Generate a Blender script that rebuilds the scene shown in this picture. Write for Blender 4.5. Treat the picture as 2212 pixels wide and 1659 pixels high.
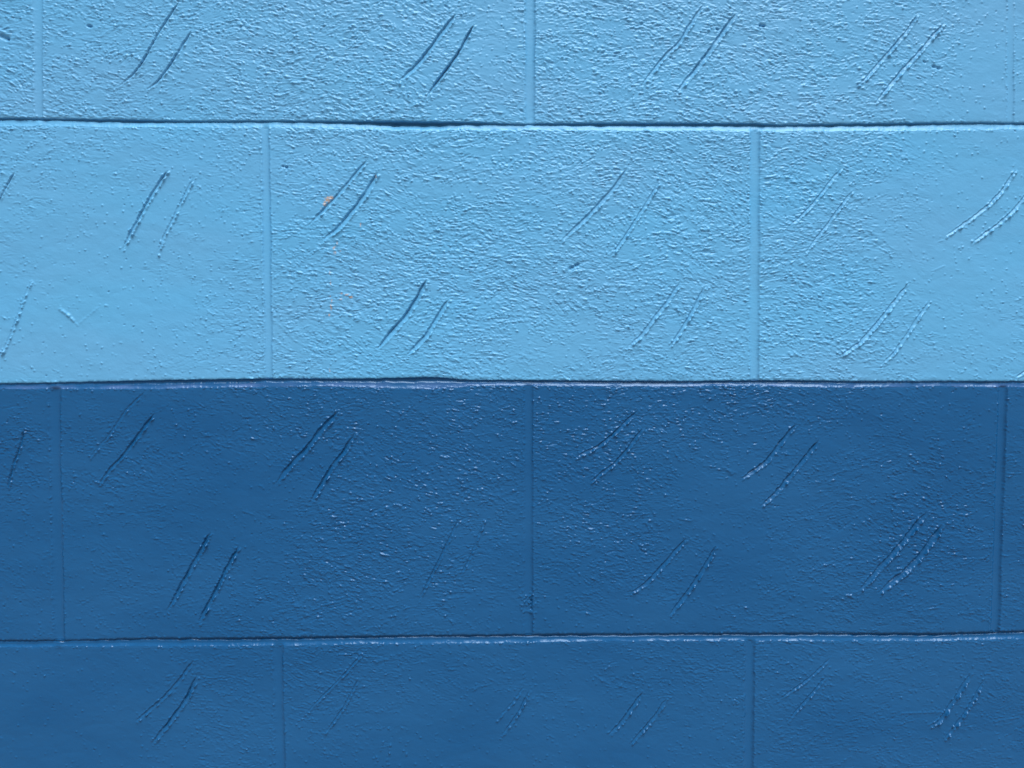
import bpy, math, random
import numpy as np

for o in list(bpy.data.objects):
    bpy.data.objects.remove(o)
scene = bpy.context.scene
col = scene.collection
R_ = math.radians

# ------------------------------------------------------------------ camera
PITCH = R_(3.72)          # the camera looks slightly down the wall
DIST = 0.682              # metres from the wall
TANH, TANV = 0.62, 0.465
ZC = 1.40
CAMZ = ZC + DIST * math.tan(PITCH)
cam_d = bpy.data.cameras.new("camera")
cam_d.sensor_width = 36.0
cam_d.lens = 18.0 / TANH
cam_d.clip_start = 0.01
cam_d.clip_end = 5000
cam = bpy.data.objects.new("camera", cam_d)
col.objects.link(cam)
cam.location = (0, -DIST, CAMZ)
cam.rotation_euler = (R_(90) - PITCH, 0, 0)
scene.camera = cam

# ------------------------------------------------------------------ light
SUN_EL, SUN_AZ = R_(63), R_(16)      # azimuth measured from straight behind the camera towards the right
w = bpy.data.worlds.new("World")
scene.world = w
w.use_nodes = True
nt = w.node_tree
nt.nodes.clear()
sky = nt.nodes.new("ShaderNodeTexSky")
sky.sky_type = 'NISHITA'
sky.sun_disc = False
sky.sun_elevation = SUN_EL
sky.sun_rotation = R_(180) - SUN_AZ
sky.dust_density = 2.0
sky.ozone_density = 1.0
bg = nt.nodes.new("ShaderNodeBackground")
bg.inputs[1].default_value = 0.05
wo = nt.nodes.new("ShaderNodeOutputWorld")
nt.links.new(sky.outputs[0], bg.inputs[0])
nt.links.new(bg.outputs[0], wo.inputs[0])

sd = bpy.data.lights.new("sun", 'SUN')
sd.energy = 3.2
sd.angle = R_(46)
sd.color = (0.93, 0.97, 1.0)
sun = bpy.data.objects.new("sun", sd)
col.objects.link(sun)
# direction the light travels: from in front of and above the wall
sx = math.sin(SUN_AZ) * math.cos(SUN_EL)
sy = -math.cos(SUN_AZ) * math.cos(SUN_EL)
sz = math.sin(SUN_EL)
from mathutils import Vector
sun.rotation_euler = Vector((sx, sy, sz)).to_track_quat('Z', 'Y').to_euler()
sun.location = (0, -3, 6)

scene.view_settings.view_transform = 'Standard'
scene.view_settings.look = 'None'
scene.view_settings.gamma = 1.0
scene.view_settings.exposure = 0.66

# ------------------------------------------------------------------ photo plan -> wall plane (metres)
SP, CP = math.sin(PITCH), math.cos(PITCH)
def at(u, v):
    """measured position on the elevation survey (2212 x 1659 units) -> X, Z on the wall plane"""
    x = (np.asarray(u, float) / 1106.0 - 1.0) * TANH
    y = -(np.asarray(v, float) / 829.5 - 1.0) * TANV
    t = DIST / (CP + y * SP)
    return t * x, CAMZ + t * (-SP + y * CP)
U = 0.000382     # metres per survey unit, about

rng = np.random.default_rng(11)

# ------------------------------------------------------------------ noise
def _hash(i, j, seed):
    h = (i.astype(np.int64) * 374761393 + j.astype(np.int64) * 668265263 + seed * 1442695041) & 0xFFFFFFFF
    h = ((h ^ (h >> 13)) * 1274126177) & 0xFFFFFFFF
    h = (h ^ (h >> 16)) & 0xFFFFFFFF
    h = (h * 2246822519) & 0xFFFFFFFF
    h = (h ^ (h >> 15)) & 0xFFFFFFFF
    return h.astype(np.float32) / np.float32(4294967296.0)
def vnoise(x, y, seed):
    """gradient noise, about -1..1"""
    xi = np.floor(x); yi = np.floor(y)
    fx = (x - xi).astype(np.float32); fy = (y - yi).astype(np.float32)
    xi = xi.astype(np.int64); yi = yi.astype(np.int64)
    ux = fx * fx * fx * (fx * (fx * 6 - 15) + 10); uy = fy * fy * fy * (fy * (fy * 6 - 15) + 10)
    def g(a, b):
        an = _hash(xi + a, yi + b, seed) * np.float32(6.2831853)
        return np.cos(an) * (fx - a) + np.sin(an) * (fy - b)
    n0 = g(0, 0) * (1 - ux) + g(1, 0) * ux
    n1 = g(0, 1) * (1 - ux) + g(1, 1) * ux
    return (n0 * (1 - uy) + n1 * uy) * np.float32(1.5)
def fbm(x, y, seed, octv=3, gain=.5):
    a, s, f = 1.0, 0.0, 1.0
    for k in range(octv):
        s = s + a * vnoise(x * f, y * f, seed + k * 17)
        a *= gain; f *= 2.03
    return s
def sstep(a, b, x):
    t = np.clip((x - a) / (b - a), 0, 1)
    return t * t * (3 - 2 * t)

# ------------------------------------------------------------------ joints of the wall
BED = [  # (u, v of upper edge, v of lower edge, width of the undercut shadow, relative)
    [(0,254,273,5),(150,256,274,5),(290,258,275,7),(400,261,276,4),(600,260,277,4),(751,261,280,6),(850,260,281,12),
     (930,262,282,10),(1040,264,282,6),(1133,268,283,3),(1160,266,283,5),(1300,265,283,7),(1481,265,283,7),
     (1640,266,284,7),(1680,269,285,4),(1800,267,284,6),(1950,265,283,6),(2100,264,282,4),(2212,265,281,4)],
    [(0,828,840,6),(90,827,840,6),(171,825,840,9),(340,821,840,12),(480,819,837,11.5),(614,817,835,11),(751,818,835,10),
     (860,816,839,13),(935,814,840,15),(985,818,838,11),(1020,820.5,833,8),(1170,821,833,7),(1300,822,835,7),(1481,823,835,7),
     (1560,822,832,7),(1700,821,835,8),(1830,823,837,7),(2000,823,835,7),(2212,823,836,7)],
    [(0,1383,1399,6),(150,1383,1397,5),(340,1378,1397,7),(480,1378,1396,8),(600,1376,1395,9),(751,1374.5,1391.5,8),
     (900,1372.5,1391,7),(1130,1370.5,1388,7),(1230,1369,1386.5,9),(1340,1369,1385,8),(1481,1368,1384.5,7),
     (1650,1367.5,1385,8),(1850,1367,1385,9),(2020,1368,1385,9),(2110,1365,1382,8),(2212,1363,1380,7)],
]
HEAD = [  # course from the top: list of (u,v),(u,v), half width, depth
    [((82,0),(84,255),8,.75),((1145,0),(1145,266),8.5,.9),((2184,0),(2182,264),6,.35)],
    [((573,285),(581,820),7,1.0),((1631,285),(1629,820),8.5,.9)],
    [((117,840),(128,1380),10.5,1.1),((1142,836),(1142,1370),8,.95),((2166,838),(2149,1362),8,1.25)],
    [((600,1392),(605,1659),9.5,1.15),((1620,1386),(1617,1659),9,1.15)],
]
# bed joints in wall coordinates, plus the regular ones outside the surveyed part
beds = []
for tab in BED:
    a = np.array(tab, float)
    xt, zt = at(a[:, 0], a[:, 1]); xb, zb = at(a[:, 0], a[:, 2])
    beds.append(dict(x=xt, top=zt, bot=np.interp(xt, xb, zb), dk=a[:, 3] * U))
z1 = float(beds[0]['top'].mean()); z3 = float(beds[2]['top'].mean())
def plain(z, s):
    x = np.linspace(-1.6, 1.6, 17)
    r = np.random.default_rng(s)
    t = z + r.normal(0, .0009, 17)
    return dict(x=x, top=t, bot=t - .0064 + r.normal(0, .0005, 17), dk=np.full(17, .0026))
up = [plain(z1 + .2105 * k, k) for k in (3, 2, 1)]
dn = [plain(z3 - .2105 * k, 30 + k) for k in (1, 2, 3, 4, 5)]
beds = up + beds + dn            # index 3,4,5 are the surveyed ones
NB = len(beds)
WX0, WX1, WZ0, WZ1 = -1.5, 1.5, 0.0, z1 + .2105 * 4 - .012

# ------------------------------------------------------------------ grid
def axis(lo, hi, flo, fhi, fine, m1, w1, far):
    """coordinates: fine step inside flo..fhi, middle step for a width w1 beyond, far step for the rest"""
    a = np.arange(flo, fhi, fine)
    l = np.arange(flo - m1, max(lo, flo - w1), -m1)[::-1]
    r = np.arange(a[-1] + m1, min(hi, fhi + w1), m1)
    l2 = np.linspace(lo, l[0] - far, max(2, int((l[0] - far - lo) / far)))
    r2 = np.linspace(r[-1] + far, hi, max(2, int((hi - r[-1] - far) / far)))
    return np.concatenate([l2, l, a, r, r2])
FINE = .00052
fx0 = float(at(-8, 1659)[0]); fx1 = -fx0
fz1 = float(at(0, -10)[1]); fz0 = float(at(0, 1668)[1])
xs = axis(WX0, WX1, fx0, fx1, FINE, .0016, .26, .0055)
zs = axis(WZ0, WZ1, fz0, fz1, FINE, .0016, .16, .0065)
NOM = np.array([float(b['top'].mean()) for b in beds])
ex = []                                            # extra rows at the joints so that their edges stay crisp
for k, zn in enumerate(NOM):
    zs = zs[(zs > zn + .0012) | (zs < zn - .0098)]
    ex.append(np.concatenate([[zn + .0009, zn + .0004, zn + .00012, zn], zn - np.array([.0002, .00045, .0008]), zn - np.arange(.0012, .0098, .00042)]))
zs = np.sort(np.concatenate([zs] + ex))
zs = zs[(zs >= WZ0)]
NX, NZ = len(xs), len(zs)
print("grid", NX, NZ, NX * NZ)
# rows follow the wobble of the joints
offs = np.stack([np.interp(xs, b['x'], b['top']) + .00024 * fbm(xs * 130, xs * 0 + i * 7.7, 91, 4, .65) - NOM[i] for i, b in enumerate(beds)])   # NB x NX
order = np.argsort(NOM)
nomS = np.concatenate([[WZ0], NOM[order], [WZ1]]); offS = np.concatenate([np.zeros((1, NX)), offs[order], np.zeros((1, NX))])
kk = np.clip(np.searchsorted(nomS, zs, side='right') - 1, 0, len(nomS) - 2)
tt = ((zs - nomS[kk]) / (nomS[kk + 1] - nomS[kk]))[:, None]
ZW = (offS[kk] * (1 - tt) + offS[kk + 1] * tt) + zs[:, None]
XW = np.broadcast_to(xs[None, :], (NZ, NX))
XW = XW.astype(np.float64); ZW = ZW.astype(np.float64)
Xm = XW * 1000; Zm = ZW * 1000                     # millimetres

# inverse map to survey units, used to read the relief survey below
def to_uv(X, Z):
    dy = DIST; dz = Z - CAMZ
    f = dy * CP - dz * SP; up_ = dy * SP + dz * CP
    return (X / f / TANH + 1) * 1106.0, (1 - up_ / f / TANV) * 829.5
UU, VV = to_uv(XW, ZW)

# ------------------------------------------------------------------ surveyed roughness of the render (0 smooth .. 9 coarse), every 100 units
RM = [
 "6 6 6 6 7 7 7 7 7 7 3 7 7 7 7 7 7 6 5 6 4 2 2",
 "7 7 6 5 6 8 8 8 8 6 4 6 6 7 7 7 7 7 6 6 4 1 2",
 "7 7 6 5 5 8 8 8 8 8 7 7 7 7 7 7 7 7 7 5 2 1 1",
 "4 3 3 3 3 4 6 6 6 6 6 7 7 7 7 8 8 7 6 4 2 1 1",
 "3 2 1 1 2 3 5 6 6 6 6 6 6 7 8 8 7 7 6 3 1 1 1",
 "2 1 0 2 3 3 7 7 9 9 9 8 7 6 7 7 7 7 6 3 1 1 1",
 "1 1 0 1 3 5 7 7 7 7 8 8 7 7 7 7 7 7 7 3 1 2 2",
 "0 0 0 2 3 5 7 6 6 7 6 4 2 6 6 6 6 7 7 5 2 3 4",
 "3 2 1 2 3 5 6 5 5 6 6 5 5 6 6 7 7 6 4 3 2 2 2",
 "6 3 5 4 4 5 6 6 6 6 6 6 6 7 7 5 4 3 3 4 4 3 3",
 "4 3 5 4 2 1 2 5 6 7 6 5 5 5 4 1 2 4 5 6 6 4 5",
 "2 2 3 2 1 1 6 8 6 6 5 4 7 7 5 1 3 5 5 8 8 4 5",
 "3 2 3 3 4 4 7 8 7 6 4 3 6 6 5 2 3 6 5 5 5 4 4",
 "2 1 2 2 3 5 5 5 4 3 2 1 2 1 1 3 4 4 4 4 3 4 4",
 "1 1 1 2 4 3 5 6 5 4 3 2 2 5 5 5 5 4 4 3 2 4 4",
 "0 0 1 2 4 3 4 4 1 0 1 2 1 1 2 2 4 4 4 3 2 4 4",
 "0 0 0 1 3 3 2 1 1 1 1 1 0 0 1 3 4 4 4 4 3 3 3",
 "0 0 0 1 3 3 2 1 1 1 1 1 0 0 1 3 4 4 4 4 3 3 3",
]
RM = np.array([[float(c) for c in r.split()] for r in RM]) / 9.0
def rough_at(u, v, xm, zm):
    du = 34 * fbm(xm / 26, zm / 26, 5, 3); dv = 26 * fbm(xm / 26, zm / 26, 6, 3)
    a = (u + du) / 100 - .5; b = (v + dv) / 100 - .5
    inside = (u > -120) & (u < 2330) & (v > -120) & (v < 1780)
    a = np.clip(a, 0, RM.shape[1] - 1.001); b = np.clip(b, 0, RM.shape[0] - 1.001)
    i = a.astype(int); j = b.astype(int); fa = a - i; fb = b - j
    s = (RM[j, i] * (1 - fa) + RM[j, i + 1] * fa) * (1 - fb) + (RM[j + 1, i] * (1 - fa) + RM[j + 1, i + 1] * fa) * fb
    out = np.clip(.45 + .55 * fbm(xm / 110, zm / 80, 8, 3), 0, .9)
    return np.where(inside, s, out)
ROUGH = rough_at(UU, VV, Xm, Zm).astype(np.float32)
patch = fbm(Xm / 17, Zm / 11, 21, 3).astype(np.float32)
ROUGH = np.clip(ROUGH * (1 + .45 * patch), 0, 1)
patch2 = fbm(Xm / 30 + .4 * Zm / 30, Zm / 16, 22, 4, .6).astype(np.float32)
ROUGH *= .22 + .78 * sstep(-.42, -.12, patch2 + (ROUGH - .5) * 1.1)     # flat trowel facets with crisp edges

# ------------------------------------------------------------------ height field (millimetres, positive = towards the viewer)
H = (.55 * fbm(Xm / 120, Zm / 90, 31, 2)).astype(np.float32)
H += .065 * fbm(Xm / 9, Zm / 7, 33, 3).astype(np.float32)
# drag marks of the float: long shallow ridges whose direction wanders
tilt = 16 * fbm(Xm / 120, Zm / 70, 41, 2)
A = Xm / 11.0; B = (Zm + tilt + .15 * Xm) / 1.9
drag = vnoise(A, B, 43); drag2 = vnoise(A * 1.9 + 9, B * 1.55, 44)
H += (ROUGH ** 1.1 * (.32 * np.maximum(drag, -.2) + .21 * np.maximum(drag2, -.4))).astype(np.float32)
H += (.02 * drag2).astype(np.float32)
# thin wrinkles in the render where the float dragged it
for (lx, lz, am, sd_) in ((21., 3.3, .36, 141), (10., 2.4, .27, 145)):
    wv = fbm(Xm / 40, Zm / 26, sd_ + 2, 2)
    c_ = np.abs(vnoise(Xm / lx + .6 * wv, (Zm + 9 * wv + .12 * Xm) / lz, sd_))
    gate = sstep(-.1, .45, fbm(Xm / 22, Zm / 14, sd_ + 5, 2) + .25)
    H -= (ROUGH * 1.35 * am * gate * np.clip(1 - c_ * 5.5, 0, 1)).astype(np.float32)
# trowel facets
fac = fbm(Xm / 34 + .3 * Zm / 34, Zm / 22, 47, 2)
H += (.22 * np.abs(fac)).astype(np.float32)

def nearest_row(X, Z):
    ix = np.clip(np.searchsorted(xs, X), 1, NX - 2)
    zn = Z.copy()
    k = np.clip(np.searchsorted(nomS, zn, side='right') - 1, 0, len(nomS) - 2)
    t = np.clip((zn - nomS[k]) / (nomS[k + 1] - nomS[k]), 0, 1)
    zn = zn - (offS[k, ix] * (1 - t) + offS[k + 1, ix] * t)
    return ix, np.clip(np.searchsorted(zs, zn), 1, NZ - 2)
def splat(X, Z, amp, sl, ss, ang, K=7, sharp=1.0):
    """add many small elliptical grains; metres for position, millimetres for size"""
    ix, iz = nearest_row(X, Z)
    ca, sa = np.cos(ang), np.sin(ang)
    Hf = H.ravel()
    for dz in range(-K, K + 1):
        jz = np.clip(iz + dz, 0, NZ - 1)
        for dx in range(-K, K + 1):
            jx = np.clip(ix + dx, 0, NX - 1)
            ex_ = (xs[jx] - X) * 1000; ez_ = (ZW[jz, jx] - Z) * 1000
            p = (ex_ * ca + ez_ * sa) / sl; q = (-ex_ * sa + ez_ * ca) / ss
            r2 = p * p + q * q
            m = r2 < 4.0
            if m.any():
                val = amp[m] * (1 - r2[m] / 4) ** 2 * sharp
                np.add.at(Hf, jz[m] * NX + jx[m], val.astype(np.float32))

def sample(F, X, Z):
    ix, iz = nearest_row(X, Z); return F[iz, ix]
MX0, MX1, MZ0, MZ1 = fx0 - .22, fx1 + .22, fz0 - .14, fz1 + .14
AREA = (MX1 - MX0) * (MZ1 - MZ0) * 1e6
def scatter(n, power, thr=0.0):
    X = rng.uniform(MX0, MX1, n); Z = rng.uniform(MZ0, MZ1, n)
    r = sample(ROUGH, X, Z)
    keep = rng.uniform(0, 1, n) < np.clip(r - thr, 0, 1) ** power
    return X[keep], Z[keep], r[keep]
# short dashes: the body of the rough texture
X, Z, r = scatter(int(AREA * .24), 1.35)
n = len(X)
sgn = np.where(rng.random(n) < .27, -.75, 1.0)
ang = -.16 + .55 * fbm(X * 1000 / 60, Z * 1000 / 45, 51, 2) + rng.normal(0, .15, n)
splat(X, Z, sgn * (.09 + .48 * rng.random(n) ** 2.4) * (.6 + .5 * r), .7 + 1.9 * rng.random(n) ** 1.8, rng.uniform(.36, .56, n), ang, K=9)
# round sand grains
X, Z, r = scatter(int(AREA * .19), 1.35)
n = len(X)
low = Z < beds[4]['top'].mean()
splat(X, Z, np.where(low, .23, .12) + np.where(low, .52, .66) * rng.random(n) ** 3.2, np.where(low, rng.uniform(.36, .72, n), rng.uniform(.38, .8, n)), rng.uniform(.34, .56, n), rng.uniform(0, 3, n), K=4)
# odd grains everywhere, also on the smooth parts
n = int(AREA * .0075)
X = rng.uniform(MX0, MX1, n); Z = rng.uniform(MZ0, MZ1, n)
splat(X, Z, .25 + .5 * rng.random(n) ** 2, rng.uniform(.45, .8, n), rng.uniform(.45, .7, n), rng.uniform(0, 3, n), K=4)
# pinholes
n = int(AREA * .0012)
X = rng.uniform(MX0, MX1, n); Z = rng.uniform(MZ0, MZ1, n)
splat(X, Z, -.3 - .5 * rng.random(n), rng.uniform(.4, .8, n), rng.uniform(.35, .55, n), rng.uniform(0, 3, n), K=4)

# ------------------------------------------------------------------ tool scratches (pairs of arcs) : points, width mm, depth, crumbs
SC = [
 ([(386,5),(345,68),(307,137),(290,160),(256,188)],2.0,1.1,.25),
 ([(415,65),(393,102),(362,150),(341,177.5),(314,196)],2.2,1.1,.35),
 ([(986,29),(954,72),(917,123),(893,150),(858,179)],3.6,1.4,.3),
 ([(1024,53),(1000,99),(983,126),(965.6,150),(945,177.5),(921,210)],2.6,2.0,.4),
 ([(1521,8.5),(1491,55),(1463,99),(1440,116),(1409,157),(1379,193)],2.8,.9,.5),
 ([(1591,29),(1566,65),(1535,109),(1501,154),(1460,201)],3.8,1.3,.8),
 ([(1982,32),(1962,65),(1924,109),(1890,147),(1870,171),(1849,186)],2.6,.9,.9),
 ([(2039,51),(2010,85),(1982,118),(1948,154),(1917.5,191),(1890,224)],2.8,.9,1.0),
 ([(32,372),(17,399),(0,430),(-18,460)],1.8,.9,.3),
 ([(362,369),(331,416.5),(304,464),(280,509),(263,543)],3.0,1.1,1.0),
 ([(420,382),(393,434),(372,478),(355,509),(338,556)],2.4,.45,.9),
 ([(793,346.5),(764,382),(730,422),(703,451),(662,492)],2.8,.85,.6),
 ([(815,374),(795,413),(764,454),(730,495),(696,519)],3.8,1.2,.8),
 ([(1355,364),(1327,406),(1290,447),(1249,488),(1211,522)],3.2,.9,.7),
 ([(1420,398),(1399,437),(1372,478),(1348,515.5),(1320,553)],2.4,.6,.8),
 ([(1817,365),(1791,396),(1754,444),(1719.5,478),(1699,492)],2.2,.6,.6),
 ([(1842,413),(1815,447),(1788,485),(1764,515.5),(1736.5,551)],2.2,.6,.6),
 ([(2194,367),(2170,406),(2136,444),(2091.6,478),(2040,512)],2.4,.7,.9),
 ([(2235,395),(2212,428),(2190.6,454),(2156.5,485),(2098,526)],2.4,.7,.9),
 ([(68,606),(51,644),(37.5,685),(20.5,732),(2,767)],2.0,.25,1.0),
 ([(921,606),(901,647),(877,685),(849,715),(815,756)],4.2,1.8,.5),
 ([(969,647),(942,691.5),(921,726),(900,748),(877,770)],3.6,1.1,.9),
 ([(1471,608),(1443.5,650.5),(1413,688),(1385.5,726),(1351,753)],2.8,.6,.9),
 ([(1521.5,621.5),(1501,664),(1477,705),(1460,732),(1440,756)],2.6,.6,.8),
 ([(1962,613),(1934.5,650.5),(1890,705),(1856,743),(1811.6,770)],3.0,.8,.9),
 ([(2008,650.5),(1982,688),(1955,729),(1928,766.6),(1897,792)],2.4,.5,.8),
 ([(2225,796),(2210,806),(2194,816)],2.0,.6,.5),
 ([(51,927),(48,954),(31,999),(20.5,1036),(14,1070)],2.2,.9,.6),
 ([(311,848.5),(273,886),(235.6,941),(191,992)],2.0,.3,.3),
 ([(333,894.6),(297,944),(266,985),(239,1012),(212,1050)],2.8,.9,.6),
 ([(729,891),(693,930.5),(659,975),(628,1005.5),(594,1048)],4.4,1.05,.9),
 ([(766,937),(745,975),(717,1009),(693,1050),(666,1094)],3.8,1.05,.9),
 ([(1379,886),(1338,927),(1297,963),(1239,990)],3.0,.9,.5),
 ([(1389,925),(1358,968),(1331,999),(1273,1043)],2.6,.7,.7),
 ([(1719.5,917),(1689,954),(1655,999),(1600,1036)],3.2,1.1,.5),
 ([(1767,953),(1740,988.5),(1709,1026),(1672,1070),(1643,1094)],3.2,1.1,.6),
 ([(454,1151),(433.6,1192),(406,1240),(379,1291),(358.5,1325)],3.6,1.0,.8),
 ([(514,1183.5),(491.6,1226),(468,1274),(440,1325),(427,1352)],3.3,1.1,.8),
 ([(991,1120),(969,1168),(942,1223),(921,1264),(901,1305)],1.8,.55,.5),
 ([(1047.5,1124),(1030,1165),(1017,1202),(989,1253)],1.6,.35,.6),
 ([(1481,1165),(1450,1202),(1413,1243),(1392,1264),(1365,1279)],3.0,.8,.6),
 ([(1545,1182),(1532,1209),(1504,1253.5),(1477,1291),(1443.5,1332)],3.0,.7,.8),
 ([(2003,1107),(1982,1130.5),(1948,1175),(1914,1212.5),(1880,1250),(1856,1276)],4.2,1.2,1.0),
 ([(2033.6,1136),(2013,1168),(1979,1212.5),(1941,1247),(1897,1281)],4.6,1.3,1.2),
 ([(418,1427.6),(386,1472),(355,1506),(328,1530),(290,1561)],2.8,.7,.6),
 ([(425,1462),(406,1506),(382,1540),(358.5,1571),(329,1605)],3.6,1.1,.9),
 ([(778,1417),(750,1451),(710,1492),(655.5,1547)],2.0,.5,.5),
 ([(774,1468.5),(744,1526.6),(720,1561),(700,1585)],2.0,.5,.6),
 ([(1133,1482),(1105.5,1520),(1071,1557)],1.6,.25,.5),
 ([(1143,1492),(1126,1530),(1105.5,1561),(1082,1591)],2.0,.45,.7),
 ([(1389,1496),(1365,1530),(1341,1564),(1314,1588)],3.2,.9,.6),
 ([(1440,1509.5),(1416,1547),(1389,1578),(1361.6,1608.5)],2.8,.7,.7),
 ([(1794.6,1421),(1760,1455),(1730,1479),(1675,1516)],1.8,.4,.5),
 ([(1781,1465),(1750,1503),(1723,1533),(1697,1564)],2.0,.45,.6),
 ([(2097,1455),(2074.5,1492),(2044,1537),(2027,1561),(2003,1571)],3.0,.7,1.3),
 ([(2126,1468.5),(2102,1513),(2078,1550),(2054,1581),(2037,1598)],2.6,.5,1.2),
 ([(825.6,1602),(818,1630),(808.5,1653)],1.4,.1,.5),
 ([(841,1608),(839,1630),(837.5,1656)],1.4,.1,.5),
]
def smooth_line(pts, n=80):
    p = np.array(pts, float)
    d = np.concatenate([[0], np.cumsum(np.hypot(*np.diff(p, axis=0).T))])
    t = np.linspace(0, d[-1], n)
    q = np.stack([np.interp(t, d, p[:, 0]), np.interp(t, d, p[:, 1])], 1)
    for _ in range(14):
        q[1:-1] = (q[:-2] + 2 * q[1:-1] + q[2:]) / 4
    return q
def window(px, pz, pad):
    i0 = max(np.searchsorted(xs, px.min() - pad), 0); i1 = min(np.searchsorted(xs, px.max() + pad), NX)
    j0 = max(np.searchsorted(zs, pz.min() - pad - .004), 0); j1 = min(np.searchsorted(zs, pz.max() + pad + .004), NZ)
    return slice(j0, j1), slice(i0, i1)
def scratch(pts, width, depth, crumbs, seed):
    q = smooth_line(pts); px, pz = at(q[:, 0], q[:, 1])
    r = np.random.default_rng(seed)
    pad = .009
    sj, si = window(px, pz, pad)
    gx = XW[sj, si]; gz = ZW[sj, si]
    best = np.full(gx.shape, 1e9); sd_ = np.zeros(gx.shape); tpos = np.zeros(gx.shape)
    L = len(px)
    for k in range(L - 1):
        ax, az, bx_, bz_ = px[k], pz[k], px[k + 1], pz[k + 1]
        dx, dz = bx_ - ax, bz_ - az; l2 = dx * dx + dz * dz
        t = np.clip(((gx - ax) * dx + (gz - az) * dz) / l2, 0, 1)
        ex_ = gx - ax - t * dx; ez_ = gz - az - t * dz
        d = np.hypot(ex_, ez_); m = d < best
        best[m] = d[m]
        side = (dx * ez_ - dz * ex_)      # line runs downwards-left: positive = right-hand lower side
        sd_[m] = np.sign(side[m]) * d[m]; tpos[m] = (k + t[m]) / (L - 1)
    s = sd_ * 1000                                     # mm; positive = lower-right side of the groove
    lenmm = np.hypot(np.diff(px), np.diff(pz)).sum() * 1000
    jit = fbm(tpos * lenmm / 2.6, tpos * 0 + seed * 3.1, 61, 3)
    s = s + .36 * jit
    hw = width / 2 * (.35 + .65 * sstep(0, .12, tpos) * sstep(0, .20, 1 - tpos)) * (1.12 + .34 * vnoise(tpos * lenmm / 9, tpos * 0 + seed, 63))
    dep = depth * (1.3 + .25 * depth) * (.9 + .45 * vnoise(tpos * lenmm / 12, tpos * 0 + seed, 64)) * sstep(-.02, .08, tpos) * (.25 + .75 * sstep(0, .30, 1 - tpos)) * sstep(0, .06, 1 - tpos)
    # steep on the upper left, a ramp back out on the lower right
    q_ = (s + hw) / (2 * hw)
    prof = np.where(q_ < 0, 0, np.where(q_ < .16, sstep(0, .16, q_), np.where(q_ < .5, 1 - .45 * (q_ - .16) / .34, np.where(q_ < 1, .55 * (1 - sstep(.5, 1, q_)), 0))))
    prof = prof + .22 * sstep(.0, .12, q_) * (1 - sstep(.2, .38, q_)) * min(depth, 1)
    ends = (best * 1000 < hw * 2.5)
    old = H[sj, si]
    flat = np.where((q_ > -.1) & (q_ < .95) & ends, 1.5, 0) * sstep(0, .2, 1 - tpos)
    H[sj, si] = old - old * flat * .5 - (dep * prof * ends).astype(np.float32)
    # raised burr beside the groove
    burr = np.exp(-((s - hw * 1.15) / .55) ** 2) * np.clip(.3 + .9 * vnoise(tpos * lenmm / 3.2, tpos * 0 + seed, 65), 0, 1)
    burl = np.exp(-((s + hw * 1.25) / .4) ** 2) * .35
    H[sj, si] += ((burr * .85 * min(crumbs, 1) + burl * .35) * np.minimum(dep + .25, .8) * ends).astype(np.float32)
    # crumbs of mortar pushed out along it
    n = int(lenmm * (.8 + 1.3 * crumbs))
    t = r.random(n) * (L - 2); k = t.astype(int); f = t - k
    cx = px[k] * (1 - f) + px[k + 1] * f; cz = pz[k] * (1 - f) + pz[k + 1] * f
    tx = px[k + 1] - px[k]; tz = pz[k + 1] - pz[k]; tl = np.hypot(tx, tz)
    nx, nz = -tz / tl, tx / tl
    side = np.where(r.random(n) < .80, 1, -.9)
    o = side * (width / 2 * r.uniform(.75, 1.25, n) + np.abs(r.normal(0, .35, n))) / 1000
    splat(cx + nx * o, cz + nz * o, (.18 + .75 * r.random(n) ** 2.4) * (.48 + .50 * crumbs) * (vnoise(t / 7.0, t * 0 + seed, 67) > -.12), r.uniform(.42, 1.3, n), r.uniform(.38, .78, n),
          np.arctan2(tz, tx) + r.normal(0, .4, n), K=5)
for i, (p, wd, dp, cr) in enumerate(SC):
    scratch(p, wd, dp, cr, 100 + i)
# same hand, same tool on the blocks outside the surveyed part
r = np.random.default_rng(5)
for bx_ in np.arange(-700, 2900, 420):
    for bv in (-275, 1760):
        u0 = bx_ + r.uniform(-60, 60); v0 = bv + r.uniform(-40, 40)
        for q in (0, 1):
            p = [(u0 + 55 * q, v0 + 30 * q), (u0 - 35 + 55 * q, v0 + 60 + 30 * q), (u0 - 110 + 55 * q, v0 + 145 + 30 * q)]
            scratch(p, 2.8, 1.0, .7, int(bx_) + 2000 + q)
for bx_ in (-640, -300, 2400, 2760):
    for bv in (90, 460, 700, 1000, 1230, 1500):
        u0 = bx_ + r.uniform(-50, 50); v0 = bv + r.uniform(-20, 20)
        for q in (0, 1):
            p = [(u0 + 55 * q, v0 + 30 * q - 60), (u0 - 35 + 55 * q, v0 + 30 * q), (u0 - 100 + 55 * q, v0 + 70 + 30 * q)]
            scratch(p, 2.8, 1.0, .7, int(bx_) + bv + 3000 + q)

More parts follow.
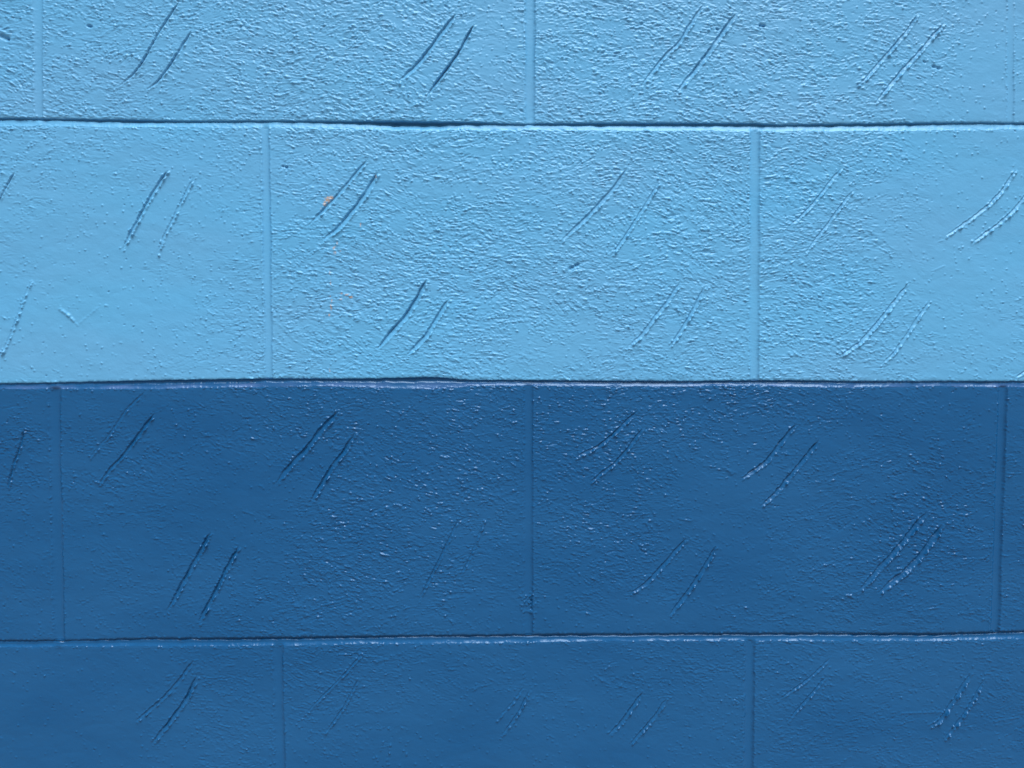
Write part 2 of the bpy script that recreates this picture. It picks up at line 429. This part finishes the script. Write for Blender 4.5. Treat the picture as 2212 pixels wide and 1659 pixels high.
# small raised or cut strokes: u0,v0,u1,v1,height mm,half width mm
ST = [(1945,1541,2034,1538,.55,.8),(130,668,148,681,1.1,1.3),(150,683,158,692,1.1,1.1),(160,694,168,703,.5,.8),(172,698,190,682,.3,.9),(196,678,212,664,.3,.8),(1027,942,1068,934,.4,.5),(1020,934,1029,943,.35,.5),
 (1801,1023,1876,1005,.28,.7),(2013,586,2040,574,.3,.6),(1818,582,1824,596,-.5,.6),(1372,61,1416,53,.35,.6),(1153,121,1232,109,.3,1.2),
 (1153,119,1232,107,-.3,1.0),(1150,1019,1208,1009,-.3,1.2),(1196,1110,1196,1130,.25,.3),(1211,1110,1210,1116,.25,.3),(860,1356,878,1347,.3,.35),
 (1643,54,1650,56,-3.6,.95),(2015,143,2028,148,-2.4,.9),(1232,580,1248,572,-3.6,1.1),(190,56,197,57,-3,.9),(2,78,16,84,-3.3,1.3),(611,359,619,361,-3,.9),(1548,62,1551,64,-2.5,.7),(1448,125,1452,127,-2,.7),(962,12,966,16,-2,.8),(1995,133,1998,135,-2,.7),
 (0,66,22,76,.8,1.0),(1237,588,1262,584,.6,1.2),(465,115,455,90,.35,.8),(415,95,440,85,.25,.7),(440,85,478,115,-.3,.9),
 (1100,800,1180,700,.12,1.2),(1690,460,1770,430,-.2,.7),(1760,520,1830,525,.25,.6),(1820,445,1850,455,.3,.5),
 (1850,1025,1900,1040,.15,.6),(2085,1050,2150,1040,.35,.8),(1560,1010,1590,1022,.5,1.0),(1573,1016,1580,1024,.6,.9),
 (1285,1460,1316,1478,.5,.8),(1332,1480,1352,1486,.45,.7),(1015,1488,1060,1478,.35,.7),(50,1104,62,1112,.6,1.1),(120,1098,130,1106,.4,.8),
 (2170,1555,2200,1550,.4,.9),(250,845,300,800,.0,1.0),(525,1104,548,1112,.5,.7),(935,1465,950,1492,.2,.4),(1133,700,1180,735,.2,.8)]
def stroke(u0, v0, u1, v1, h, hw, seed):
    (x0, zz0), (x1, zz1) = at(u0, v0), at(u1, v1)
    sj, si = window(np.array([x0, x1]), np.array([zz0, zz1]), .006)
    gx = XW[sj, si]; gz = ZW[sj, si]
    dx, dz = x1 - x0, zz1 - zz0; l2 = dx * dx + dz * dz
    t = np.clip(((gx - x0) * dx + (gz - zz0) * dz) / l2, 0, 1)
    d = np.hypot(gx - x0 - t * dx, gz - zz0 - t * dz) * 1000
    d = d + .25 * vnoise(gx * 1000 / 1.7, gz * 1000 / 1.7, 77)
    v = vnoise(t * math.sqrt(l2) * 1000 / 2.2, t * 0 + seed, 66)
    H[sj, si] += (h * np.clip(.75 + .6 * v, 0, 1.4) * np.clip(1 - d / (hw * 1.8), 0, 1) ** 1.3).astype(np.float32)
for i, s_ in enumerate(ST):
    stroke(*s_, i)

# ------------------------------------------------------------------ joints cut into the field
JOINT = np.zeros(H.shape, bool)
# which course a row belongs to: between joint k top edge (below it) and joint k+1
course = np.full(H.shape, -1, np.int16)          # 0 = above beds[0]
for i, b in enumerate(beds):
    top = NOM[i] + offs[i][None, :]
    course = np.where(ZW < top - 1e-7, i, course)
course += 1
# head joints
heads = {}
for c, lst in enumerate(HEAD):
    out = []
    for (a, b_, hw, dep) in lst:
        xa, za = at(*a); xb, zb = at(*b_)
        out.append((float(xa), float(za), float(xb), float(zb), hw * U, dep))
    gaps = sorted(o[0] for o in out)
    for k in (1, 2, 3):
        for x in (gaps[0] - .402 * k, gaps[-1] + .402 * k):
            if abs(x) < 1.48:
                out.append((x, 1.0, x, 1.8, .0031, .9))
    heads[3 + c] = out
rr = np.random.default_rng(77)
for c in list(range(0, 3)) + list(range(7, NB + 1)):
    off = .0 if c % 2 == 0 else .201
    heads[c] = [(x + rr.normal(0, .002), 0., x + rr.normal(0, .002), 2., .0031, .9) for x in np.arange(-1.39 + off, 1.48, .402)]
HEADM = np.zeros(H.shape, bool)
BCOL = np.zeros(H.shape, np.int16)
for c, lst in heads.items():
    m = course == c
    rows = np.where(m.any(axis=1))[0]
    if len(rows) == 0: continue
    for (xa, za, xb, zb, hw, dep) in lst:
        i0, i1 = np.searchsorted(xs, min(xa, xb) - .05), np.searchsorted(xs, max(xa, xb) + .05)
        sj = slice(rows[0], rows[-1] + 1); si = slice(i0, i1)
        gz = ZW[sj, si]
        xc = xa + (xb - xa) * (gz - za) / ((zb - za) if abs(zb - za) > 1e-6 else 1)
        xc = xc + .00045 * vnoise(gz * 1000 / 26, gz * 0 + xa * 31, 81) + .00010 * vnoise(gz * 1000 / 2.5, gz * 0 + xa * 13, 82)
        s = (XW[sj, si] - xc) * 1000; hwm = hw * 1330 * (1 + .08 * fbm(gz * 1000 / 4, gz * 0 + xa * 3, 87, 2) + .18 * vnoise(gz * 1000 / 30, gz * 0 + xa, 84))
        a_ = np.abs(s) / hwm
        along = np.clip(1.0 + .35 * vnoise(gz * 1000 / 45, gz * 0 + xa * 5, 85), .3, 1.3)
        prof = np.where(a_ < 1, (1 - a_ ** 2.8) ** 1.2, 0)
        # slightly deeper towards the right-hand arris, as in a tooled joint
        prof = prof * (1 + .22 * np.clip(s / hwm, -1, 1))
        mm = m[sj, si]
        k = np.where(mm, sstep(1.15, .75, a_), 0)
        H[sj, si] = H[sj, si] * (1 - .88 * k) - (np.where(mm, 1, 0) * dep * 1.25 * along * prof).astype(np.float32)
        # lip on both arrises
        lip = np.exp(-((a_ - 1.18) / .16) ** 2) * .16 * (1 + .8 * vnoise(gz * 1000 / 3, s * 0 + xa, 86))
        H[sj, si] += (np.where(mm, lip, 0)).astype(np.float32)
        HEADM[sj, si] |= mm & (a_ < 1.02)
# block column index = number of head joints to the left
for c, lst in heads.items():
    for o in sorted(lst):
        xc = o[0] + (o[2] - o[0]) * (ZW - o[1]) / ((o[3] - o[1]) if abs(o[3] - o[1]) > 1e-6 else 1)
        BCOL += ((course == c) & (XW > xc)).astype(np.int16)

# grains stuck along the head joint edges
r = np.random.default_rng(9)
for c in (3, 4, 5, 6):
    for (xa, za, xb, zb, hw, dep) in heads[c]:
        if abs(xa) > .7: continue
        lo = (NOM[c] + .001) if c < NB else 0; hi = NOM[c - 1] - .008
        n = 190
        z = r.uniform(lo, hi, n)
        x = xa + (xb - xa) * (z - za) / ((zb - za) if abs(zb - za) > 1e-6 else 1)
        x = x + r.choice([-1, 1], n) * (hw * 1.12 + np.abs(r.normal(0, .0006, n)))
        splat(x, z, .12 + .5 * r.random(n) ** 2.5, r.uniform(.45, .8, n), r.uniform(.4, .7, n), r.uniform(0, 3, n), K=4)
# rough end of the middle joint of the third course
x0, z0 = at(1142, 1300)
n = 70
splat(x0 + r.normal(0, .0042, n), z0 + r.normal(0, .006, n), .2 + .7 * r.random(n) ** 2, r.uniform(.5, .9, n), r.uniform(.45, .8, n), r.uniform(0, 3, n), K=4)
stroke(1147, 1290, 1147, 1316, -1.6, .7, 5)
stroke(1134, 1320, 1152, 1324, .8, 1.0, 6)

BEDM = np.zeros(H.shape, bool)
LILAC = np.zeros(H.shape, np.float32)  # mask of the lilac sky reflection painted on the two-colour joint's bevel
for i, b in enumerate(beds):
    lo = np.searchsorted(zs, NOM[i] - .016); hi = np.searchsorted(zs, NOM[i] + .004)
    sj = slice(lo, hi)
    gx = XW[sj] * 1000
    top = NOM[i] + offs[i][None, :]
    wd = (np.interp(xs, b['x'], b['top'] - b['bot']))[None, :] * 1000
    dk = (np.interp(xs, b['x'], b['dk']))[None, :] * 1000
    s = (top - ZW[sj]) * 1000
    wob = .20 * fbm(gx / 2.2, s * 0 + i * 5.3, 71, 3) + .5 * vnoise(gx / 28, s * 0 + i, 72)
    wd = wd + wob
    dk = np.minimum(dk * (1 + .25 * vnoise(gx / 11, s * 0 + i, 73)), wd * .62)
    D = (.55 + .36 * dk) * (1 + .25 * vnoise(gx / 60, s * 0 + i, 74))
    D = np.clip(D, .7, 2.6) * (1.25 if i == 3 else 1)
    if i == 4:
        D = D * (np.interp(xs, at(np.array([0, 300, 900, 1050, 1250, 1700, 2212]), np.full(7, 825.))[0], [.4, .38, .36, .5, 1.0, .8, .55])[None, :] * (1 + .45 * vnoise(gx / 34, s * 0, 79)))
    if i == 5:
        D = D * (.8 + .25 * vnoise(gx / 50, s * 0, 79))
    # floor below the upper block's edge, then a bevel that comes forward to the lower block
    fl = np.clip((s - dk) / np.maximum(wd - dk, .5), 0, 1)
    if i == 3:   bev = fl ** 1.1
    elif i == 4: bev = np.clip((fl - .05) / .95, 0, 1) ** 1.1
    else:        bev = .12 * fl + .88 * np.clip((fl - .30) / .70, 0, 1) ** 1.2
    prof = np.where(s <= 0, 0, np.where(s < dk, 1, 1 - bev))
    edge = np.clip(.34 * dk, .3, 1.6)
    prof = np.where((s > 0) & (s < edge), sstep(0, 1, s / edge), prof)
    inj = (s > .05) & (s < wd)
    slot = (.2 if i == 4 else .5 if i == 5 else 1.7) * np.clip(.1 + .42 * dk ** 1.5, 0, 4.5) * sstep(0, .16, s / dk) * (1 - sstep(.55, .95, s / dk)) * (s > 0)
    rub = .05 * fbm(gx / 1.6, s / 1.2, 75, 2) + .10 * vnoise(gx / 6, s / 3, 76)
    H[sj] = np.where(inj, H[sj] * (1 - prof) * np.clip(fl, 0.05, 1) - D * prof - slot + rub, H[sj])
    # soft, slightly broken arrises
    H[sj] -= np.where(s <= 0, .55 * np.exp(s / .45) * (1 + .7 * vnoise(gx / 3.1, s * 0 + i, 78)), 0).astype(np.float32)
    H[sj] -= np.where(s >= wd, .22 * np.exp(-(s - wd) / .5), 0).astype(np.float32)
    BEDM[sj] |= (s > .1) & (s < wd)
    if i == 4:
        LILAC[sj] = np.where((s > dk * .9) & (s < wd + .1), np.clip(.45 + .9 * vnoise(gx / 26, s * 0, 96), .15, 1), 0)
r = np.random.default_rng(12)
for i in (3, 4, 5):
    n = 420
    x = r.uniform(fx0 - .2, fx1 + .2, n)
    k = np.clip(np.searchsorted(xs, x), 0, NX - 1)
    top = NOM[i] + offs[i][k]; wdm = np.interp(x, beds[i]['x'], beds[i]['top'] - beds[i]['bot'])
    side = r.random(n) < .45
    z = np.where(side, top + np.abs(r.normal(.0003, .0006, n)), top - wdm - np.abs(r.normal(-.0001, .0007, n)))
    splat(x, z, .15 + .6 * r.random(n) ** 2.2, r.uniform(.5, .9, n), r.uniform(.4, .7, n), r.uniform(0, 3, n), K=5)
# where a head joint runs into the bed joint its mortar fills it
for (u_, v_, dd) in ((1145, 270, .6), (85, 262, .3), (118, 832, 1.0), (128, 1389, 1.2), (1142, 1377, .8)):
    x0, z0 = at(u_, v_)
    m = np.exp(-((XW - x0) / .0034) ** 2 - ((ZW - z0) / .0030) ** 2)
    H += (dd * m).astype(np.float32)

# ------------------------------------------------------------------ orange specks of old paint
SPK = [(709,431,7,6,.95),(702,440,3.5,5.5,.85),(716,427,5,4,.85),(722,536,4,3,.7),(735,542,3,2,.4),(728,526,1.5,5,.6),(724,545,3,4,.5),(779,485,1.2,4,.7),
       (714,612,1.5,6,.5),(712,590,1.5,5,.4),(715,665,2,6,.9),(711,680,1.5,4,.8),(713,640,1.3,5,.5),(716,650,1.5,4,.6),(757,641,5,2.5,.95),
       (748,637,5,2,.7),(738,634,5,2,.6),(736,646,3,2,.4),(712,800,2,4,.4),(693,452,1.3,5,.3),(812,382,1.5,4,.6)]
STAIN = np.zeros(H.shape, np.float32)
sj, si = window(np.array([at(680, 300)[0], at(830, 300)[0]]), np.array([at(700, 830)[1], at(700, 360)[1]]), .0)
gu, gv = UU[sj, si], VV[sj, si]
g1 = fbm(Xm[sj, si] / 1.6, Zm[sj, si] / 1.6, 88, 2)
for (u_, v_, a_, b_, k_) in SPK:
    d = np.sqrt(((gu - u_) / a_) ** 2 + ((gv - v_) / b_) ** 2) + .75 * g1
    STAIN[sj, si] = np.maximum(STAIN[sj, si], k_ * (1 - sstep(.45, 1.15, d)))

# ------------------------------------------------------------------ materials
def new_mat(name):
    m = bpy.data.materials.new(name); m.use_nodes = True
    nt = m.node_tree; nt.nodes.clear()
    out = nt.nodes.new("ShaderNodeOutputMaterial"); bs = nt.nodes.new("ShaderNodeBsdfPrincipled")
    nt.links.new(bs.outputs[0], out.inputs[0])
    return m, nt, bs
def paint(name, base, alt, tone, rough, seed, spec=.5):
    m, nt, bs = new_mat(name)
    N = nt.nodes.new; L = nt.links.new
    tc = N("ShaderNodeTexCoord")
    n1 = N("ShaderNodeTexNoise"); n1.inputs["Scale"].default_value = 7; n1.inputs["Detail"].default_value = 4
    mp = N("ShaderNodeMapping"); mp.inputs["Location"].default_value = (seed, 0, seed * 2)
    L(tc.outputs["Object"], mp.inputs[0]); L(mp.outputs[0], n1.inputs["Vector"])
    cr = N("ShaderNodeMapRange"); cr.inputs[1].default_value = .35; cr.inputs[2].default_value = .65
    L(n1.outputs[0], cr.inputs[0])
    mix = N("ShaderNodeMix"); mix.data_type = 'RGBA'
    mix.inputs["A"].default_value = (*base, 1); mix.inputs["B"].default_value = (*alt, 1)
    L(cr.outputs[0], mix.inputs["Factor"])
    st = N("ShaderNodeAttribute"); st.attribute_name = "stain"
    tn = N("ShaderNodeAttribute"); tn.attribute_name = "tone"
    mxt = N("ShaderNodeMix"); mxt.data_type = 'RGBA'
    mxt.inputs["B"].default_value = (*tone, 1)
    L(tn.outputs["Fac"], mxt.inputs["Factor"]); L(mix.outputs["Result"], mxt.inputs["A"])
    mx2 = N("ShaderNodeMix"); mx2.data_type = 'RGBA'
    mx2.inputs["B"].default_value = (.50, .33, .22, 1)
    L(st.outputs["Fac"], mx2.inputs["Factor"]); L(mxt.outputs["Result"], mx2.inputs["A"])
    li = N("ShaderNodeAttribute"); li.attribute_name = "sky_sheen"
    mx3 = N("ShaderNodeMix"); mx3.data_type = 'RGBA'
    mx3.inputs["B"].default_value = (.055, .125, .285, 1)  # lilac of the reflected sky, put into the base colour
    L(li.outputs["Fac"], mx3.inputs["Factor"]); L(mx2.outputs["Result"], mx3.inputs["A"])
    L(mx3.outputs["Result"], bs.inputs["Base Color"])
    # roughness wanders a little with the roller
    n2 = N("ShaderNodeTexNoise"); n2.inputs["Scale"].default_value = 26; n2.inputs["Detail"].default_value = 3
    L(mp.outputs[0], n2.inputs["Vector"])
    rr_ = N("ShaderNodeMapRange"); rr_.inputs[3].default_value = rough - .05; rr_.inputs[4].default_value = rough + .07
    L(n2.outputs[0], rr_.inputs[0]); L(rr_.outputs[0], bs.inputs["Roughness"])
    bs.inputs["Specular IOR Level"].default_value = spec
    bs.inputs["Specular Tint"].default_value = (.68, .85, 1, 1)
    # fine roller stipple
    n3 = N("ShaderNodeTexNoise"); n3.inputs["Scale"].default_value = 620; n3.inputs["Detail"].default_value = 3
    L(tc.outputs["Object"], n3.inputs["Vector"])
    bp = N("ShaderNodeBump"); bp.inputs["Strength"].default_value = .35; bp.inputs["Distance"].default_value = .00022
    L(n3.outputs[0], bp.inputs["Height"]); L(bp.outputs[0], bs.inputs["Normal"])
    return m
M_LIGHT = paint("light_blue_paint", (.108, .372, .61), (.114, .378, .605), (.136, .362, .575), .38, 0)
M_DARK = paint("deep_blue_paint", (.005, .077, .206), (.007, .085, .218), (.013, .102, .248), .28, 3)

# patchy paint tone, more at the top; ground reflection painted into the bottom courses
_pt = fbm(Xm / 150, Zm / 60, 95, 4)
TONE = (np.where(course <= 3, .22, 0) + np.where(course >= 6, .15, 0) + .40 * _pt + .30)
TONE = np.clip(np.where(BEDM, TONE * .5, TONE), 0, 1).astype(np.float32)
# ------------------------------------------------------------------ meshes
P = np.empty((NZ, NX, 3), np.float32)
P[..., 0] = XW; P[..., 1] = -H / 1000.0; P[..., 2] = ZW
def quadmax(a):
    return a[:-1, :-1] | a[1:, :-1] | a[:-1, 1:] | a[1:, 1:]
cc = course[:-1, :-1]                      # row j .. j+1 : lower row decides the course
qc = np.minimum(course[1:, :-1], cc)
JT = (BEDM | HEADM)
qj = JT[:-1, :-1] & JT[1:, 1:] | (course[:-1, :-1] != course[1:, :-1])
qb = BCOL[:-1, :-1]
qcourse = course[:-1, :-1]
dark = qcourse >= 5
qs = (STAIN[:-1, :-1] > .45) & ~qj
def build(name, mask, mat, parent):
    jz, jx = np.nonzero(mask)
    a = (jz * NX + jx).astype(np.int64)
    quads = np.stack([a, a + 1, a + NX + 1, a + NX], 1)
    uniq, inv = np.unique(quads.ravel(), return_inverse=True)
    nv, nf = len(uniq), len(a)
    me = bpy.data.meshes.new(name)
    me.vertices.add(nv); me.vertices.foreach_set("co", P.reshape(-1, 3)[uniq].ravel())
    me.loops.add(nf * 4); me.loops.foreach_set("vertex_index", inv.astype(np.int32).ravel())
    me.polygons.add(nf); me.polygons.foreach_set("loop_start", np.arange(0, nf * 4, 4, dtype=np.int32))
    me.polygons.foreach_set("use_smooth", np.ones(nf, bool))
    for an, F in (("stain", STAIN), ("sky_sheen", LILAC), ("tone", TONE)):
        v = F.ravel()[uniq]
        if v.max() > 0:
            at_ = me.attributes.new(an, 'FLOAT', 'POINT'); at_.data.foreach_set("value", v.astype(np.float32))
    me.update(calc_edges=True)
    me.materials.append(mat)
    o = bpy.data.objects.new(name, me); col.objects.link(o); o.parent = parent
    return o
wall = bpy.data.objects.new("block_wall", None)
col.objects.link(wall)
wall['label'] = "painted concrete block wall, light blue courses above deep blue courses, with paired trowel scratches"
wall['category'] = "wall"; wall['kind'] = "thing"

vis = np.zeros(qcourse.shape, bool)
inframe = (UU[:-1, :-1] > 0) & (UU[:-1, :-1] < 2212) & (VV[:-1, :-1] > 0) & (VV[:-1, :-1] < 1659) & ~qj
blocks = {}
for c in (3, 4, 5, 6):
    for k in np.unique(qb[(qcourse == c) & inframe]):
        blocks[(c, int(k))] = True
taken = np.zeros(qcourse.shape, bool)
bands = []
for isdark, mat, lab in ((False, M_LIGHT, "light blue painted upper courses"), (True, M_DARK, "deep blue painted lower courses")):
    own = dark if isdark else ~dark
    rest = own.copy()
    for (c, k) in blocks:
        rest &= ~((qcourse == c) & (qb == k) & ~qj)
    b = build("painted_band", rest, mat, wall); b['label'] = lab
    bands.append(b)
ROWN = {3: "top row", 4: "second row", 5: "third row", 6: "bottom row"}
NAMES = {}
for c in (3, 4, 5, 6):
    ks = sorted(k for (cc_, k) in blocks if cc_ == c)
    for n_, k in enumerate(ks):
        isdark = c >= 5
        m = (qcourse == c) & (qb == k) & ~qj
        if not isdark: m &= ~qs
        o = build("block", m, M_DARK if isdark else M_LIGHT, bands[1 if isdark else 0])
        pos = {0: "leftmost", len(ks) - 1: "rightmost"}.get(n_, ("middle" if len(ks) == 3 else ("second from left" if n_ == 1 else "third from left")))
        o['label'] = "%s block of the %s, %s" % (pos, ROWN[c], "deep blue" if isdark else "light blue")
# each speck is a piece of its own: label the connected patches
sp = qs & ~dark
lab = np.where(sp, np.arange(sp.size).reshape(sp.shape) + 1, 0)
jz, jx = np.nonzero(sp)
if len(jz):
    sl_ = (slice(max(jz.min() - 1, 0), jz.max() + 2), slice(max(jx.min() - 1, 0), jx.max() + 2))
    L_ = lab[sl_].copy()
    for _ in range(400):
        P_ = np.pad(L_, 1); M_ = L_
        for a in (0, 1, 2):
            for b in (0, 1, 2):
                M_ = np.maximum(M_, P_[a:a + L_.shape[0], b:b + L_.shape[1]])
        M_ = np.where(L_ > 0, M_, 0)
        if (M_ == L_).all(): break
        L_ = M_
    lab[sl_] = L_
    leftover = np.zeros(sp.shape, bool)
    for v in np.unique(L_[L_ > 0]):
        m = lab == v
        o = build("paint_speck", m, M_LIGHT, bands[0]); o['label'] = "orange speck of older paint"
print("blocks", sorted(blocks))

# body of the wall behind the painted face, and its top
def box(name, x0, x1, y0, y1, z0, z1, mat, parent=None):
    v = [(x, y, z) for x in (x0, x1) for y in (y0, y1) for z in (z0, z1)]
    f = [(0, 1, 3, 2), (4, 6, 7, 5), (0, 4, 5, 1), (2, 3, 7, 6), (0, 2, 6, 4), (1, 5, 7, 3)]
    me = bpy.data.meshes.new(name); me.from_pydata(v, [], f); me.update(); me.materials.append(mat)
    o = bpy.data.objects.new(name, me); col.objects.link(o); o.parent = parent
    return o
core_m, cnt, cbs = new_mat("bare_block")
cbs.inputs["Roughness"].default_value = .9
cn = cnt.nodes.new("ShaderNodeTexNoise"); cn.inputs["Scale"].default_value = 60
crp = cnt.nodes.new("ShaderNodeValToRGB")
crp.color_ramp.elements[0].color = (.22, .215, .2, 1); crp.color_ramp.elements[1].color = (.34, .33, .31, 1)
cnt.links.new(cn.outputs[0], crp.inputs[0]); cnt.links.new(crp.outputs[0], cbs.inputs["Base Color"])
box("core", WX0, WX1, .018, .20, 0, WZ1, core_m, wall)
box("coping", WX0 - .02, WX1 + .02, -.012, .222, WZ1, WZ1 + .06, core_m, wall)

# ------------------------------------------------------------------ ground
gm, gnt, gbs = new_mat("asphalt")
gbs.inputs["Roughness"].default_value = .85
g = gnt.nodes.new("ShaderNodeTexNoise"); g.inputs["Scale"].default_value = 40; g.inputs["Detail"].default_value = 8
gr = gnt.nodes.new("ShaderNodeValToRGB")
gr.color_ramp.elements[0].color = (.17, .17, .165, 1); gr.color_ramp.elements[1].color = (.27, .265, .255, 1)
gt = gnt.nodes.new("ShaderNodeTexCoord")
gnt.links.new(gt.outputs["Object"], g.inputs["Vector"])
gnt.links.new(g.outputs[0], gr.inputs[0]); gnt.links.new(gr.outputs[0], gbs.inputs["Base Color"])
me = bpy.data.meshes.new("ground")
me.from_pydata([(-600, -600, 0), (600, -600, 0), (600, 600, 0), (-600, 600, 0)], [], [(0, 1, 2, 3)]); me.materials.append(gm)
go = bpy.data.objects.new("ground", me); col.objects.link(go); go['kind'] = "structure"
